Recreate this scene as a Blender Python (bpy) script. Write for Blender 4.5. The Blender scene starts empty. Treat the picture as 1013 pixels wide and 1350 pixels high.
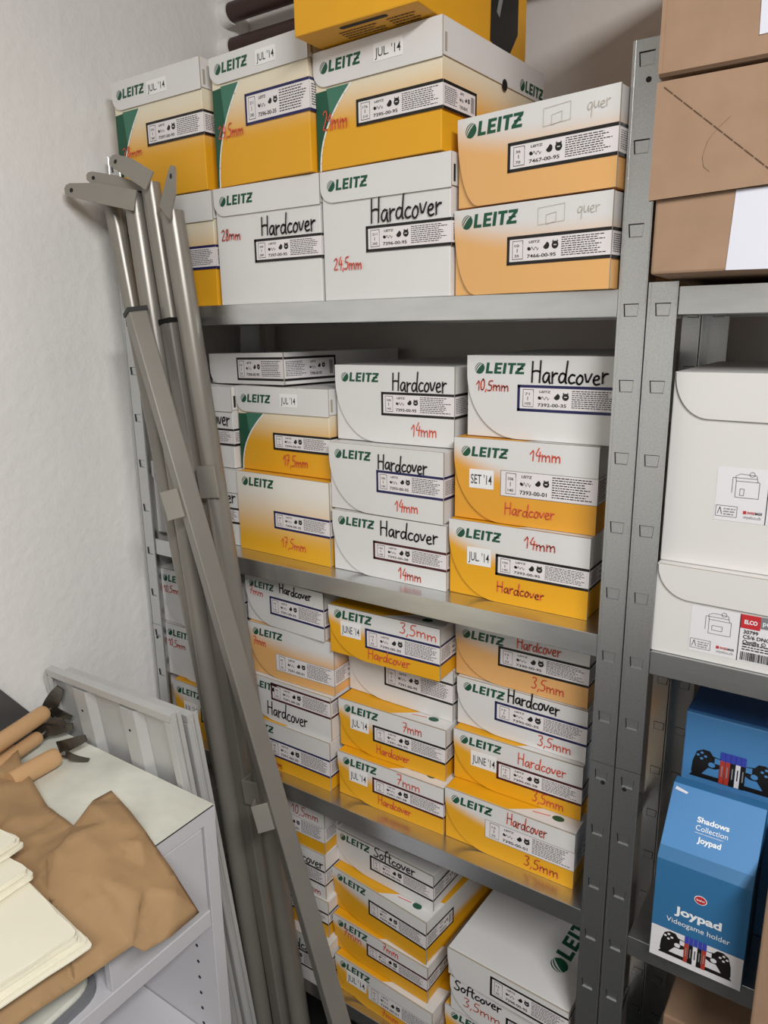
import bpy, bmesh, math, random
from mathutils import Vector, Matrix, noise
R = math.radians
SC = bpy.context.scene
COL = SC.collection
random.seed(7)

# ------------------------------------------------------------------ camera, light, exposure
YAW, PITCH, ROLL, FPX = 0.5954, 0.2444, -0.0145, 973.44
CAM = Vector((1.255, -0.9516, 1.5513))
fw = Vector((-math.sin(YAW)*math.cos(PITCH), math.cos(YAW)*math.cos(PITCH), -math.sin(PITCH)))
r0 = Vector((math.cos(YAW), math.sin(YAW), 0)); u0 = r0.cross(fw)
rt = math.cos(ROLL)*r0 + math.sin(ROLL)*u0
up = -math.sin(ROLL)*r0 + math.cos(ROLL)*u0
cd = bpy.data.cameras.new('camera'); cam = bpy.data.objects.new('camera', cd); COL.objects.link(cam)
cam.matrix_world = Matrix(((rt.x, up.x, -fw.x, CAM.x), (rt.y, up.y, -fw.y, CAM.y), (rt.z, up.z, -fw.z, CAM.z), (0, 0, 0, 1)))
cd.sensor_fit = 'HORIZONTAL'; cd.sensor_width = 36; cd.lens = FPX/1013*36; cd.clip_start = 0.02
SC.camera = cam
w = bpy.data.worlds.new('room_air'); SC.world = w; w.use_nodes = True
w.node_tree.nodes['Background'].inputs[0].default_value = (1, .97, .93, 1)
w.node_tree.nodes['Background'].inputs[1].default_value = 0.008
ld = bpy.data.lights.new('ceiling_lamp_light', 'AREA'); ld.shape = 'RECTANGLE'; ld.size = 0.22; ld.size_y = 1.25
ld.energy = 42; ld.color = (1.0, .998, .990)
lo = bpy.data.objects.new('ceiling_lamp_light', ld); lo.location = (2.0, -1.45, 2.42); lo.rotation_euler = (0, R(30), 0); COL.objects.link(lo)
SC.view_settings.view_transform = 'Standard'; SC.view_settings.look = 'None'
SC.view_settings.gamma = 1; SC.view_settings.use_curve_mapping = False
SC.view_settings.exposure = 0.38

# ------------------------------------------------------------------ materials
def lin(h):
    h = h.lstrip('#'); c = [int(h[i:i+2], 16)/255 for i in (0, 2, 4)]
    return tuple(x/12.92 if x <= .04045 else ((x+.055)/1.055)**2.4 for x in c) + (1,)
MATS = {}
def mat(name, hexc, rough=.6, metal=0., noise_amt=0., nscale=40., bump=0., bscale=200., stretch=None, bdist=.001):
    m = bpy.data.materials.new(name); m.use_nodes = True; nt = m.node_tree; b = nt.nodes['Principled BSDF']
    c = lin(hexc)
    b.inputs['Base Color'].default_value = c; b.inputs['Roughness'].default_value = rough; b.inputs['Metallic'].default_value = metal
    tc = nt.nodes.new('ShaderNodeTexCoord'); src = tc.outputs['Object']
    if stretch:
        mp = nt.nodes.new('ShaderNodeMapping'); mp.inputs['Scale'].default_value = stretch; nt.links.new(src, mp.inputs[0]); src = mp.outputs[0]
    if noise_amt:
        n = nt.nodes.new('ShaderNodeTexNoise'); n.inputs['Scale'].default_value = nscale; n.inputs['Detail'].default_value = 6
        nt.links.new(src, n.inputs['Vector'])
        r = nt.nodes.new('ShaderNodeMapRange'); r.inputs[1].default_value = .3; r.inputs[2].default_value = .7
        r.inputs[3].default_value = 1-noise_amt; r.inputs[4].default_value = 1+noise_amt; nt.links.new(n.outputs[0], r.inputs[0])
        mx = nt.nodes.new('ShaderNodeVectorMath'); mx.operation = 'SCALE'; mx.inputs[0].default_value = c[:3]
        nt.links.new(r.outputs[0], mx.inputs['Scale']); nt.links.new(mx.outputs[0], b.inputs['Base Color'])
    if bump:
        n2 = nt.nodes.new('ShaderNodeTexNoise'); n2.inputs['Scale'].default_value = bscale; n2.inputs['Detail'].default_value = 5
        nt.links.new(src, n2.inputs['Vector'])
        bp = nt.nodes.new('ShaderNodeBump'); bp.inputs['Strength'].default_value = bump; bp.inputs['Distance'].default_value = bdist
        nt.links.new(n2.outputs[0], bp.inputs['Height']); nt.links.new(bp.outputs[0], b.inputs['Normal'])
    MATS[name] = m
    return m
def grad_mat(name, low, high, t0, t1, glow):
    """printed carton: colour runs from low to high up the side, with a printed glow towards the left edge"""
    m = bpy.data.materials.new(name); m.use_nodes = True; nt = m.node_tree; b = nt.nodes['Principled BSDF']; L = nt.links.new
    b.inputs['Roughness'].default_value = .5
    uv = nt.nodes.new('ShaderNodeUVMap'); uv.uv_map = 'UVMap'
    sp = nt.nodes.new('ShaderNodeSeparateXYZ'); L(uv.outputs[0], sp.inputs[0])
    def mth(op, a, bb):
        n = nt.nodes.new('ShaderNodeMath'); n.operation = op
        for i, v in enumerate((a, bb)):
            if isinstance(v, (int, float)): n.inputs[i].default_value = v
            else: L(v, n.inputs[i])
        return n.outputs[0]
    g = mth('POWER', mth('MAXIMUM', mth('SUBTRACT', 1.0, sp.outputs[0]), 0.0), 3.0)
    t = mth('SUBTRACT', sp.outputs[1], mth('MULTIPLY', g, glow))
    mr = nt.nodes.new('ShaderNodeMapRange'); mr.interpolation_type = 'SMOOTHSTEP'
    mr.inputs[1].default_value = t0; mr.inputs[2].default_value = t1; L(t, mr.inputs[0])
    mx = nt.nodes.new('ShaderNodeMix'); mx.data_type = 'RGBA'; mx.inputs[6].default_value = lin(low); mx.inputs[7].default_value = lin(high)
    L(mr.outputs[0], mx.inputs[0]); L(mx.outputs[2], b.inputs['Base Color'])
    MATS[name] = m
WHITE, CREAM = '#dddbd9', '#e8e0cc'
grad_mat('yellow_print', '#e6a616', WHITE, .36, .62, .30)
grad_mat('tan_print', '#e6b06e', WHITE, .40, .80, .22)
grad_mat('orange_print', '#e2a030', WHITE, .36, .64, .32)
grad_mat('lid_yellow_print', '#e4a51c', '#e6dcc4', .30, .74, .05)
grad_mat('plain_yellow_print', '#e6aa22', '#ebe6dc', .12, .88, .0)
mat('white_card', WHITE, .5, noise_amt=.02, nscale=8)
mat('yellow_card', '#e2a31a', .5, noise_amt=.04, nscale=10)
mat('label_paper', '#e6e0e0', .45)
mat('ink_black', '#151312', .5); mat('ink_blue', '#1a1c52', .5); mat('ink_dark_red', '#471418', .5); mat('ink_grey', '#8e8a88', .5)
mat('print_green', '#0f5038', .5); mat('green_fade', '#3d7560', .5); mat('marker_red', '#da5840', .6); mat('marker_black', '#121010', .5)
mat('pencil', '#b9b2a6', .7)
mat('sticker_paper', '#eeeceb', .4)
mat('card_edge', '#a99f8f', .8)
mat('galvanised', '#cfd1d1', .29, .95, .09, 420, .05, 300)
mat('galvanised_shelf', '#cfd1d1', .27, .95, .07, 60, .03, 300, stretch=(.25, 1, 1))
mat('dark_gap', '#0d0d0d', .8)
mat('slot_edge', '#c9ccce', .3, .9)
mat('slot_dark', '#2b2c2d', .5, .5)
mat('plaster', '#e6e4e1', .85, noise_amt=.025, nscale=5, bump=.38, bscale=48, bdist=.005)
mat('rear_plaster', '#d2cbc6', .9, noise_amt=.03, nscale=6, bump=.25, bscale=60, bdist=.004)
mat('ceiling_paint', '#b9b5af', .9); mat('dim_wall', '#6f6a64', .9); mat('far_wall', '#eceae6', .9); mat('floor_concrete', '#1b1917', .8, noise_amt=.15, nscale=6)
mat('pipe_paint', '#3a2320', .45, noise_amt=.1, nscale=10)
mat('tube_grey', '#87827a', .30, .25, .05, 12)
mat('tube_cap', '#171412', .5)
mat('clip_grey', '#8f8a81', .4, .2, .04, 20)
mat('panel_white', '#c4c4c2', .4, .15, .03, 15)
mat('cabinet_white', '#d2d0d4', .45, noise_amt=.03, nscale=6)
mat('cabinet_top', '#dcdccf', .5, noise_amt=.16, nscale=11)
mat('hole_dark', '#121212', .7)
mat('kraft', '#a88760', .8, noise_amt=.08, nscale=14, bump=.3, bscale=45, bdist=.003)
mat('cream_paper', '#ebe6d2', .7, noise_amt=.015, nscale=8)
mat('beech', '#cfa577', .5, noise_amt=.10, nscale=10, stretch=(1, .12, 1))
mat('steel', '#6d6862', .3, .9, .2, 30)
mat('dark_steel', '#6a6b6d', .45, .7, .12, 8)
mat('corrugated_brown', '#9f8168', .8, noise_amt=.06, nscale=30, bump=.08, bscale=90)
mat('brown_edge', '#5b4330', .9); mat('mid_brown', '#7d634d', .9)
mat('paper_white', '#dcdce6', .5)
mat('envelope_white', '#dbd8d5', .5, noise_amt=.012, nscale=10)
mat('red_print', '#c22a30', .5); mat('grey_print', '#7c7d82', .5)
mat('blue_card', '#4d88bf', .42); mat('blue_deep', '#35709f', .42); mat('blue_shaded', '#2b568f', .45); mat('white_ink', '#f1f4f7', .4)
mat('photo_white', '#e4e1e4', .42); mat('game_red', '#b23c2c', .45); mat('game_blue', '#3b47b0', .4)
mat('pink_card', '#c49aa0', .6); mat('mid_shadow', '#8d8b90', .5)

# ------------------------------------------------------------------ mesh builder
class MB:
    def __init__(s): s.v = []; s.f = []; s.m = []; s.ml = []
    def mi(s, m):
        if m not in s.ml: s.ml.append(m)
        return s.ml.index(m)
    def face(s, pts, m):
        n = len(s.v); s.v += [tuple(p) for p in pts]; s.f.append(tuple(range(n, n+len(pts)))); s.m.append(s.mi(m))
    def mesh(s, vs, fs, m):
        n = len(s.v); s.v += [tuple(p) for p in vs]; k = s.mi(m)
        for f in fs: s.f.append(tuple(i+n for i in f)); s.m.append(k)
    def box(s, a, b, m):
        x0, y0, z0 = a; x1, y1, z1 = b
        s.mesh([(x0,y0,z0),(x1,y0,z0),(x1,y1,z0),(x0,y1,z0),(x0,y0,z1),(x1,y0,z1),(x1,y1,z1),(x0,y1,z1)],
               [(0,3,2,1),(4,5,6,7),(0,1,5,4),(1,2,6,5),(2,3,7,6),(3,0,4,7)], m)
    def prism(s, poly, fn, d0, d1, m, ms=None):
        """poly of 2d points (counter-clockwise seen from the front); fn(u,v,d) -> point; d0 back, d1 front"""
        n = len(poly); vs = [fn(u, v, d1) for u, v in poly] + [fn(u, v, d0) for u, v in poly]
        s.mesh(vs, [tuple(range(n)), tuple(range(2*n-1, n-1, -1))], m)
        s.mesh(vs, [(i, i+n, (i+1) % n+n, (i+1) % n) for i in range(n)], ms or m)
    def tube(s, path, r, m, seg=16, caps=True, square=False, rot=0.):
        path = [Vector(p) for p in path]; n = len(path); vs = []; k = 4 if square else seg
        rr = r if isinstance(r, (list, tuple)) else [r]*n
        ref = Vector((0, 0, 1)) if abs((path[-1]-path[0]).normalized().z) < .9 else Vector((0, 1, 0))
        for i, p in enumerate(path):
            t = (path[min(i+1, n-1)]-path[max(i-1, 0)]).normalized(); a = t.cross(ref).normalized(); b = a.cross(t).normalized()
            for j in range(k):
                th = 2*math.pi*j/k + rot; q = rr[i]*(1.4142 if square else 1)
                vs.append(p + a*math.cos(th)*q + b*math.sin(th)*q)
        fs = [(i*k+j, i*k+(j+1) % k, (i+1)*k+(j+1) % k, (i+1)*k+j) for i in range(n-1) for j in range(k)]
        if caps: fs += [tuple(range(k-1, -1, -1)), tuple((n-1)*k+j for j in range(k))]
        s.mesh(vs, fs, m)
    def build(s, name, parent=None, smooth=False, bevel=0., uvf=None, solid=False):
        me = bpy.data.meshes.new(name); me.from_pydata(s.v, [], s.f)
        for m in s.ml: me.materials.append(MATS[m])
        me.polygons.foreach_set('material_index', s.m)
        if uvf:
            uv = me.uv_layers.new(name='UVMap')
            for p in me.polygons:
                for li in p.loop_indices: uv.data[li].uv = uvf(me.vertices[me.loops[li].vertex_index].co, p.normal)
        me.update()
        bm = bmesh.new(); bm.from_mesh(me)
        if solid or smooth or bevel: bmesh.ops.remove_doubles(bm, verts=bm.verts, dist=1e-5)
        if solid: bmesh.ops.recalc_face_normals(bm, faces=bm.faces)
        bm.to_mesh(me); bm.free()
        o = bpy.data.objects.new(name, me); COL.objects.link(o)
        if smooth:
            for p in me.polygons: p.use_smooth = True
            e = o.modifiers.new('edges', 'EDGE_SPLIT'); e.split_angle = R(38)
        if bevel:
            bv = o.modifiers.new('bevel', 'BEVEL'); bv.width = bevel; bv.segments = 2; bv.limit_method = 'ANGLE'; bv.angle_limit = R(40)
        if parent: o.parent = parent
        return o
def thing(name, label, cat, loc=(0, 0, 0), rz=0., group=None):
    o = bpy.data.objects.new(name, None); COL.objects.link(o); o.location = loc; o.rotation_euler = (0, 0, rz)
    o['label'] = label; o['category'] = cat; o.empty_display_size = .05
    if group: o['group'] = group
    return o
def tag(o, label, cat, group=None):
    o['label'] = label; o['category'] = cat
    if group: o['group'] = group
    return o
def struct(o): o['kind'] = 'structure'; return o

# ------------------------------------------------------------------ lettering
TXT = {}
def text_geo(st, bold=0.):
    k = (st, bold)
    if k not in TXT:
        c = bpy.data.curves.new('lettering', 'FONT'); c.body = st; c.size = 1; c.offset = bold; c.resolution_u = 3
        o = bpy.data.objects.new('lettering', c); COL.objects.link(o)
        dg = bpy.context.evaluated_depsgraph_get(); me = bpy.data.meshes.new_from_object(o.evaluated_get(dg))
        vs = [(v.co.x/.73, v.co.y/.73) for v in me.vertices]; fs = [tuple(p.vertices) for p in me.polygons]
        bpy.data.objects.remove(o); bpy.data.curves.remove(c); bpy.data.meshes.remove(me)
        x0 = min(v[0] for v in vs); x1 = max(v[0] for v in vs)
        TXT[k] = ([(x-x0, y) for x, y in vs], fs, x1-x0)
    return TXT[k]
def put_text(mb, st, fn, u, v, h, m, bold=0., width=None, shear=0., d=.0):
    vs, fs, wd = text_geo(st, bold); sx = (width/wd) if width else h
    mb.mesh([fn(u + x*sx + shear*y*h, v + y*h, d) for x, y in vs], fs, m)
def put_poly(mb, pts, fn, d, m): mb.face([fn(x, y, d) for x, y in pts], m)
def put_rect(mb, u0, v0, u1, v1, fn, d, m): put_poly(mb, [(u0, v0), (u1, v0), (u1, v1), (u0, v1)], fn, d, m)
def put_disc(mb, u, v, r, fn, d, m, n=18, ry=None):
    put_poly(mb, [(u+r*math.cos(2*math.pi*i/n), v+(ry or r)*math.sin(2*math.pi*i/n)) for i in range(n)], fn, d, m)
def put_line(mb, pts, wd, fn, d, m):
    for a, b in zip(pts, pts[1:]):
        dx, dy = b[0]-a[0], b[1]-a[1]; L = math.hypot(dx, dy) or 1e-9; tx, ty = dx/L*wd/2, dy/L*wd/2; nx, ny = -ty, tx
        put_poly(mb, [(a[0]-tx*.6-nx, a[1]-ty*.6-ny), (b[0]+tx*.6-nx, b[1]+ty*.6-ny), (b[0]+tx*.6+nx, b[1]+ty*.6+ny), (a[0]-tx*.6+nx, a[1]-ty*.6+ny)], fn, d, m)
def brand(mb, fn, u, v, h, d, m='print_green'):
    """swirled ball and slanted block capitals, cap height h, baseline (u, v)"""
    def F(x, y): return fn(u+(x+.13*y)*h, v+y*h, d)
    ca, sa = math.cos(R(-38)), math.sin(R(-38))
    def ball(sv, t):
        x = sv*math.sqrt(max(0, 1-t*t)); return (.5+.5*(ca*x-sa*t), .47+.53*(sa*x+ca*t))
    N = 9
    for s0, s1 in ((-1., -.84), (-.64, -.44), (-.22, 1.)):
        for i in range(N):
            ta, tb = -1+2*i/N, -1+2*(i+1)/N
            mb.face([F(*ball(s0, ta)), F(*ball(s1, ta)), F(*ball(s1, tb)), F(*ball(s0, tb))], m)
    x = 1.16; K = 1.17
    def rc(a, b, c, e): mb.face([F(x+a*K, b), F(x+c*K, b), F(x+c*K, e), F(x+a*K, e)], m)
    rc(0, 0, .25, 1); rc(.25, 0, .62, .22); x += .85
    rc(0, 0, .25, 1); rc(.25, 0, .64, .21); rc(.25, .4, .58, .6); rc(.25, .79, .64, 1); x += .88
    rc(0, 0, .25, 1); x += .41
    rc(0, .79, .7, 1); rc(.225, 0, .475, .79); x += .87
    rc(.03, .79, .72, 1); rc(-.03, 0, .72, .21)
    mb.face([F(x-.03*K, .21), F(x+.27*K, .21), F(x+.72*K, .79), F(x+.42*K, .79)], m); rc(.1, .42, .62, .55)
    return (x+.75)*h
GL = {
 'H': (.62, [[(.06,.98),(.1,0)],[(.5,1.02),(.52,0)],[(.08,.5),(.3,.56),(.52,.5)]]),
 'a': (.5, [[(.4,.46),(.2,.52),(.05,.28),(.14,.03),(.3,.08),(.41,.46),(.4,.12),(.48,.0)]]),
 'r': (.36, [[(.06,.52),(.1,0)],[(.09,.3),(.2,.47),(.34,.46)]]),
 'd': (.52, [[(.4,.42),(.2,.5),(.05,.25),(.16,.0),(.36,.1),(.42,.42)],[(.46,1.05),(.42,.1),(.5,0)]]),
 'c': (.42, [[(.38,.44),(.2,.5),(.05,.25),(.17,0),(.4,.08)]]),
 'o': (.45, [[(.22,.5),(.06,.3),(.1,.06),(.26,0),(.4,.2),(.36,.44),(.22,.5)]]),
 'v': (.42, [[(.03,.5),(.18,0),(.38,.52)]]),
 'e': (.44, [[(.06,.24),(.36,.3),(.3,.5),(.12,.46),(.05,.2),(.18,0),(.4,.07)]]),
 'f': (.34, [[(.36,1.0),(.2,1.02),(.14,.8),(.14,-.12)],[(.02,.5),(.32,.52)]]),
 't': (.34, [[(.16,.95),(.15,.1),(.3,.02)],[(.02,.62),(.32,.64)]]),
 'S': (.5, [[(.46,.9),(.25,1.02),(.07,.8),(.2,.55),(.42,.35),(.38,.06),(.15,0),(.03,.12)]]),
 'm': (.72, [[(.05,.52),(.08,0)],[(.07,.3),(.22,.5),(.32,.35),(.34,0)],[(.34,.3),(.5,.5),(.6,.35),(.62,0)]]),
 'n': (.46, [[(.05,.52),(.08,0)],[(.07,.3),(.22,.5),(.36,.36),(.38,0)]]),
 'q': (.5, [[(.4,.46),(.2,.52),(.05,.28),(.14,.03),(.34,.1),(.42,.5),(.4,-.45)]]),
 'u': (.5, [[(.06,.5),(.08,.1),(.22,0),(.38,.2),(.4,.5),(.42,.08),(.48,0)]]),
 'J': (.4, [[(.36,1),(.34,.2),(.2,0),(.03,.1)]]),
 '1': (.34, [[(.0,.55),(.24,1),(.24,0)]]),
 '2': (.5, [[(.06,.8),(.25,1),(.42,.8),(.3,.45),(.04,.02),(.48,.05)]]),
 '3': (.48, [[(.06,.92),(.3,1),(.4,.78),(.18,.55),(.42,.32),(.28,.0),(.03,.08)]]),
 '4': (.5, [[(.28,1),(.05,.4),(.46,.42)],[(.38,.72),(.34,-.02)]]),
 '5': (.48, [[(.44,1),(.12,.98),(.08,.58),(.32,.58),(.4,.28),(.25,0),(.03,.08)]]),
 '7': (.46, [[(.03,.95),(.42,.98),(.16,0)],[(.1,.5),(.38,.52)]]),
 '8': (.46, [[(.24,.55),(.08,.78),(.24,1),(.38,.8),(.24,.55),(.06,.25),(.22,0),(.4,.22),(.24,.55)]]),
 '0': (.46, [[(.24,1),(.06,.7),(.1,.1),(.26,0),(.4,.35),(.36,.85),(.24,1)]]),
 ',': (.22, [[(.12,.1),(.05,-.15)]]), '.': (.2, [[(.08,.02),(.12,.06)]]), ' ': (.3, [])}
def hand(mb, st, fn, u0, u1, v, h, d, m, wd, seed=0, tilt=0.):
    rd = random.Random(hash((len(st), seed)) % 9999)
    tot = sum(GL[c][0] for c in st); sx = (u1-u0)/tot; x = u0
    for c in st:
        wdt, strokes = GL[c]; jy = rd.uniform(-.05, .05)*h; js = rd.uniform(.93, 1.08)
        for s in strokes:
            if len(s) > 2:   # round the pen line off
                q = [s[0]]
                for a, b in zip(s, s[1:]): q += [(a[0]*.75+b[0]*.25, a[1]*.75+b[1]*.25), (a[0]*.25+b[0]*.75, a[1]*.25+b[1]*.75)]
                s = q + [s[-1]]
            put_line(mb, [(x+px*sx+.06*py*h, v+jy+py*h*js+tilt*(x-u0+px*sx)) for px, py in s], wd, fn, d, m)
        x += wdt*sx

# ------------------------------------------------------------------ room
def plane_box(name, a, b, m): mb = MB(); mb.box(a, b, m); return struct(mb.build(name))
plane_box('floor', (-.12, -3.1, -.1), (3.2, .55, 0), 'floor_concrete')
plane_box('ceiling', (-.12, -3.1, 2.5), (3.2, .55, 2.6), 'ceiling_paint')
plane_box('wall_left', (-.12, -3.1, 0), (-.025, .55, 2.5), 'plaster')
plane_box('wall_rear', (-.025, .43, 0), (3.1, .55, 2.5), 'rear_plaster')
plane_box('wall_right', (3.1, -3.0, 0), (3.2, .55, 2.5), 'dim_wall')
plane_box('wall_front', (-.025, -3.1, 0), (3.1, -3.0, 2.5), 'far_wall')

# ------------------------------------------------------------------ storage racks
PW, SLOT = .0347, .0925
SLOTS = [1.568 + SLOT*i for i in range(4)] + [1.568 - SLOT*(i+1) for i in range(16)]
def post(parent, x0, sx, y0, sy, z0, z1):
    """L-profile upright: flange across the front (along sx) and flange in depth (along sy); slotted front flange with pressed edges"""
    mb = MB(); t = .0018; g = 'galvanised'
    def P(u, d, z): return (x0 + sx*u, y0 + sy*d, z)
    def q(pts, m=g): mb.face([P(*p) for p in pts], m)
    def bx(u0, d0, u1, d1, za, zb, m=g):
        a = P(u0, d0, za); b = P(u1, d1, zb); mb.box((min(a[0], b[0]), min(a[1], b[1]), za), (max(a[0], b[0]), max(a[1], b[1]), zb), m)
    c0, c1 = .0088, .0275                       # slot columns measured from the outer edge
    zs = sorted(z for z in SLOTS if z0+.02 < z < z1-.012)
    bx(0, 0, c0, t, z0, z1); bx(c1, 0, PW, t, z0, z1)
    prev = z0
    for z in zs:
        a, b = z-.0078, z+.0078
        bx(c0, 0, c1, t, prev, a)
        bt = .0014                              # trapezoid: narrower below
        q([(c0, 0, a), (c0+bt, 0, a), (c0, 0, b)]); q([(c1, 0, a), (c1, 0, b), (c1-bt, 0, a)])
        fr = [(c0+bt, a), (c1-bt, a), (c1, b), (c0, b)]; cx, cz = (c0+c1)/2, z
        inn = [(cx+(u-cx)*.9, cz+(v-cz)*.86) for u, v in fr]
        for i in range(4):
            j = (i+1) % 4
            q([(*fr[i][:1], 0, fr[i][1]), (fr[j][0], 0, fr[j][1]), (inn[j][0], .0022, inn[j][1]), (inn[i][0], .0022, inn[i][1])], 'slot_edge' if i == 0 else 'slot_dark')  # light painted in: lower slot wall bright as lit, other walls dark as shaded
        q([(u, .0022, v) for u, v in inn])
        prev = b
    bx(c0, 0, c1, t, prev, z1)
    bx(.0012, -.0009, .0032, 0, z0, z1); bx(PW-.0034, -.0009, PW-.0014, 0, z0, z1)   # pressed edge beads
    bx(0, t, t, PW, z0, z1)                     # depth flange
    o = mb.build('post', parent)
    rv = MB()
    for zz in ((z1-.043,) if z1 > 1.7 else (z1-.03,) if z1 < 1.5 else ()):
        if z0+.02 < zz: rv.tube([P(PW*.42, .0005, zz), P(PW*.42, -.0007, zz)], .0032, 'slot_dark', 12)
    if rv.f: rv.build('rivet', o)
    return o
def shelf(parent, x0, x1, y0, y1, zt, th=.033):
    mb = MB(); m = 'galvanised_shelf'; t = .0012
    mb.box((x0, y0, zt-t), (x1, y1, zt), m)
    mb.box((x0, y0, zt-th), (x1, y0+t, zt-t), m); mb.box((x0, y1-t, zt-th), (x1, y1, zt-t), m)
    mb.box((x0, y0+t, zt-th), (x0+t, y1-t, zt-t), m); mb.box((x1-t, y0+t, zt-th), (x1, y1-t, zt-t), m)
    mb.box((x0+t, y0+t, zt-th), (x1-t, y0+.016, zt-th+t), m); mb.box((x0+t, y1-.016, zt-th), (x1-t, y1-t, zt-th+t), m)
    return mb.build('shelf', parent, bevel=.0012)
ZS = [1.5935, 1.134, .679, .222]
def rack(label, xa, xb, tops, ztop=1.866):
    t = thing('storage_rack', label, 'shelf', (xa, 0, 0))
    for x, sx in ((0, 1), (xb-xa, -1)):
        for y, sy in ((0, 1), (.352, -1)):
            post(t, x, sx, y, sy, .941, ztop); post(t, x, sx, y, sy, 0, .9400)
    for z in tops: shelf(t, PW+.0008, xb-xa-PW-.0008, .0012, .3505, z)
    return t
rack('galvanised metal rack against the left wall holding the yellow and white cartons', 0, 1.0, ZS)
rack('galvanised metal rack at the right, holding the brown carton and the blue boxes', 1.0016, 2.0016, [1.5945, 1.1275, .6697, .215], 1.600)

# ------------------------------------------------------------------ stationery cartons
BORDER = {'95': 'ink_black', '35': 'ink_blue', '28': 'ink_dark_red', '01': 'ink_grey'}
def fine_print(mb, fn, u0, u1, v0, v1, rows, d, m, seed):
    rd = random.Random(seed); hh = (v1-v0)/rows
    for i in range(rows):
        v = v1-(i+.72)*hh; u = u0; end = u1-(u1-u0)*rd.uniform(0, .25)
        while u < end:
            L = rd.uniform(.0018, .0062); put_rect(mb, u, v, min(u+L, end), v+hh*.42, fn, d, m); u += L+.0011
def bars(mb, fn, u0, u1, v0, v1, d, m, seed):
    rd = random.Random(seed); u = u0
    while u < u1:
        L = rd.choice((.0005, .0008, .0013)); put_rect(mb, u, v0, min(u+L, u1), v1, fn, d, m); u += L+rd.choice((.0006, .0009))
def label_face(mb, fn, u0, u1, v0, v1, code, col, nums, d, seed, side=False):
    b = .0041 if col != 'ink_grey' else .0009; W, H = u1-u0, v1-v0
    put_rect(mb, u0, v0, u1, v1, fn, d, 'label_paper'); d2 = d+.00015
    put_rect(mb, u0, v1-b, u1, v1, fn, d2, col); put_rect(mb, u0, v0, u1, v0+b, fn, d2, col)
    if side: put_rect(mb, u1-b, v0, u1, v1, fn, d2, col)
    else: put_rect(mb, u0, v0, u0+b, v1, fn, d2, col)
    iv0, iv1 = v0+b+.001, v1-b-.001; H = iv1-iv0; k = 'ink_black'
    s = min(W/.14, 1.15)
    if side:
        fine_print(mb, fn, u0+.004, u0+W*.42, iv0+.08*H, iv1-.06*H, 9, d2, k, seed+5)
        bars(mb, fn, u1-.016, u1-.007, iv0+.1*H, iv1-.1*H, d2, k, seed)
        ux = u0+W*.47
    else:
        ux = u0+.008*s
        put_rect(mb, ux, iv0+.06*H, ux+.0155*s, iv1-.04*H, fn, d2, k); put_rect(mb, ux+.0008, iv0+.06*H+.0008, ux+.0155*s-.0008, iv1-.04*H-.0008, fn, d2+.0001, 'label_paper')
        put_rect(mb, ux+.0155*s-.003, iv0+.09*H, ux+.0155*s-.0004, iv1-.2*H, fn, d2+.0002, 'label_paper')
        for st, vv in ((nums[0], .66), (nums[1], .17)): put_text(mb, st, fn, ux+.0034*s, iv0+vv*H, .13*H, k, .012, .0085*s if len(st) > 2 else .0065*s, d=d2+.0003)
        put_rect(mb, ux+.0068*s, iv0+.4*H, ux+.0078*s, iv0+.58*H, fn, d2+.0003, k)
        ux += .0205*s
    put_text(mb, 'LEITZ', fn, ux+.003*s, iv0+.8*H, .11*H, k, .03, .0155*s, .1, d2)
    put_line(mb, [(ux+.001*s+i*.0016*s, iv0+(.53+.09*math.sin(i*1.9))*H) for i in range(11)], .0007, fn, d2, k)
    put_disc(mb, ux+.0035*s, iv0+.53*H, .0022*s, fn, d2, k, 10)
    put_disc(mb, ux+.0275*s, iv0+.62*H, .0043*s, fn, d2, k, 14); put_poly(mb, [(ux+(.0275+.005*math.cos(a))*s, iv0+.62*H+.0055*math.sin(a)*s) for a in (R(70), R(120), R(160), R(200))], fn, d2+.0001, 'label_paper')
    put_disc(mb, ux+.0395*s, iv0+.62*H, .0046*s, fn, d2, k, 14)
    for a in (-.0028, .0028): put_poly(mb, [(ux+(.0395+a-.0014)*s, iv0+.62*H+.0035*s), (ux+(.0395+a+.0014)*s, iv0+.62*H+.0035*s), (ux+(.0395+a)*s, iv0+.62*H+.0062*s)], fn, d2, k)
    put_rect(mb, ux+.0375*s, iv0+.6*H, ux+.0415*s, iv0+.64*H, fn, d2+.0001, 'label_paper')
    put_text(mb, code, fn, ux+.001*s, iv0+.1*H, .17*H, k, .022, (.040 if not side else .033)*s, d=d2)
    if not side: fine_print(mb, fn, ux+.048*s, u1-.006, iv0+.06*H, iv1-.02*H, 9, d2, k, seed)
ZOFF = .0
def arc(cx, cy, rx, ry, a0, a1, n=14): return [(cx+rx*math.cos(R(a0+(a1-a0)*i/n)), cy+ry*math.sin(R(a0+(a1-a0)*i/n))) for i in range(n+1)]
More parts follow.
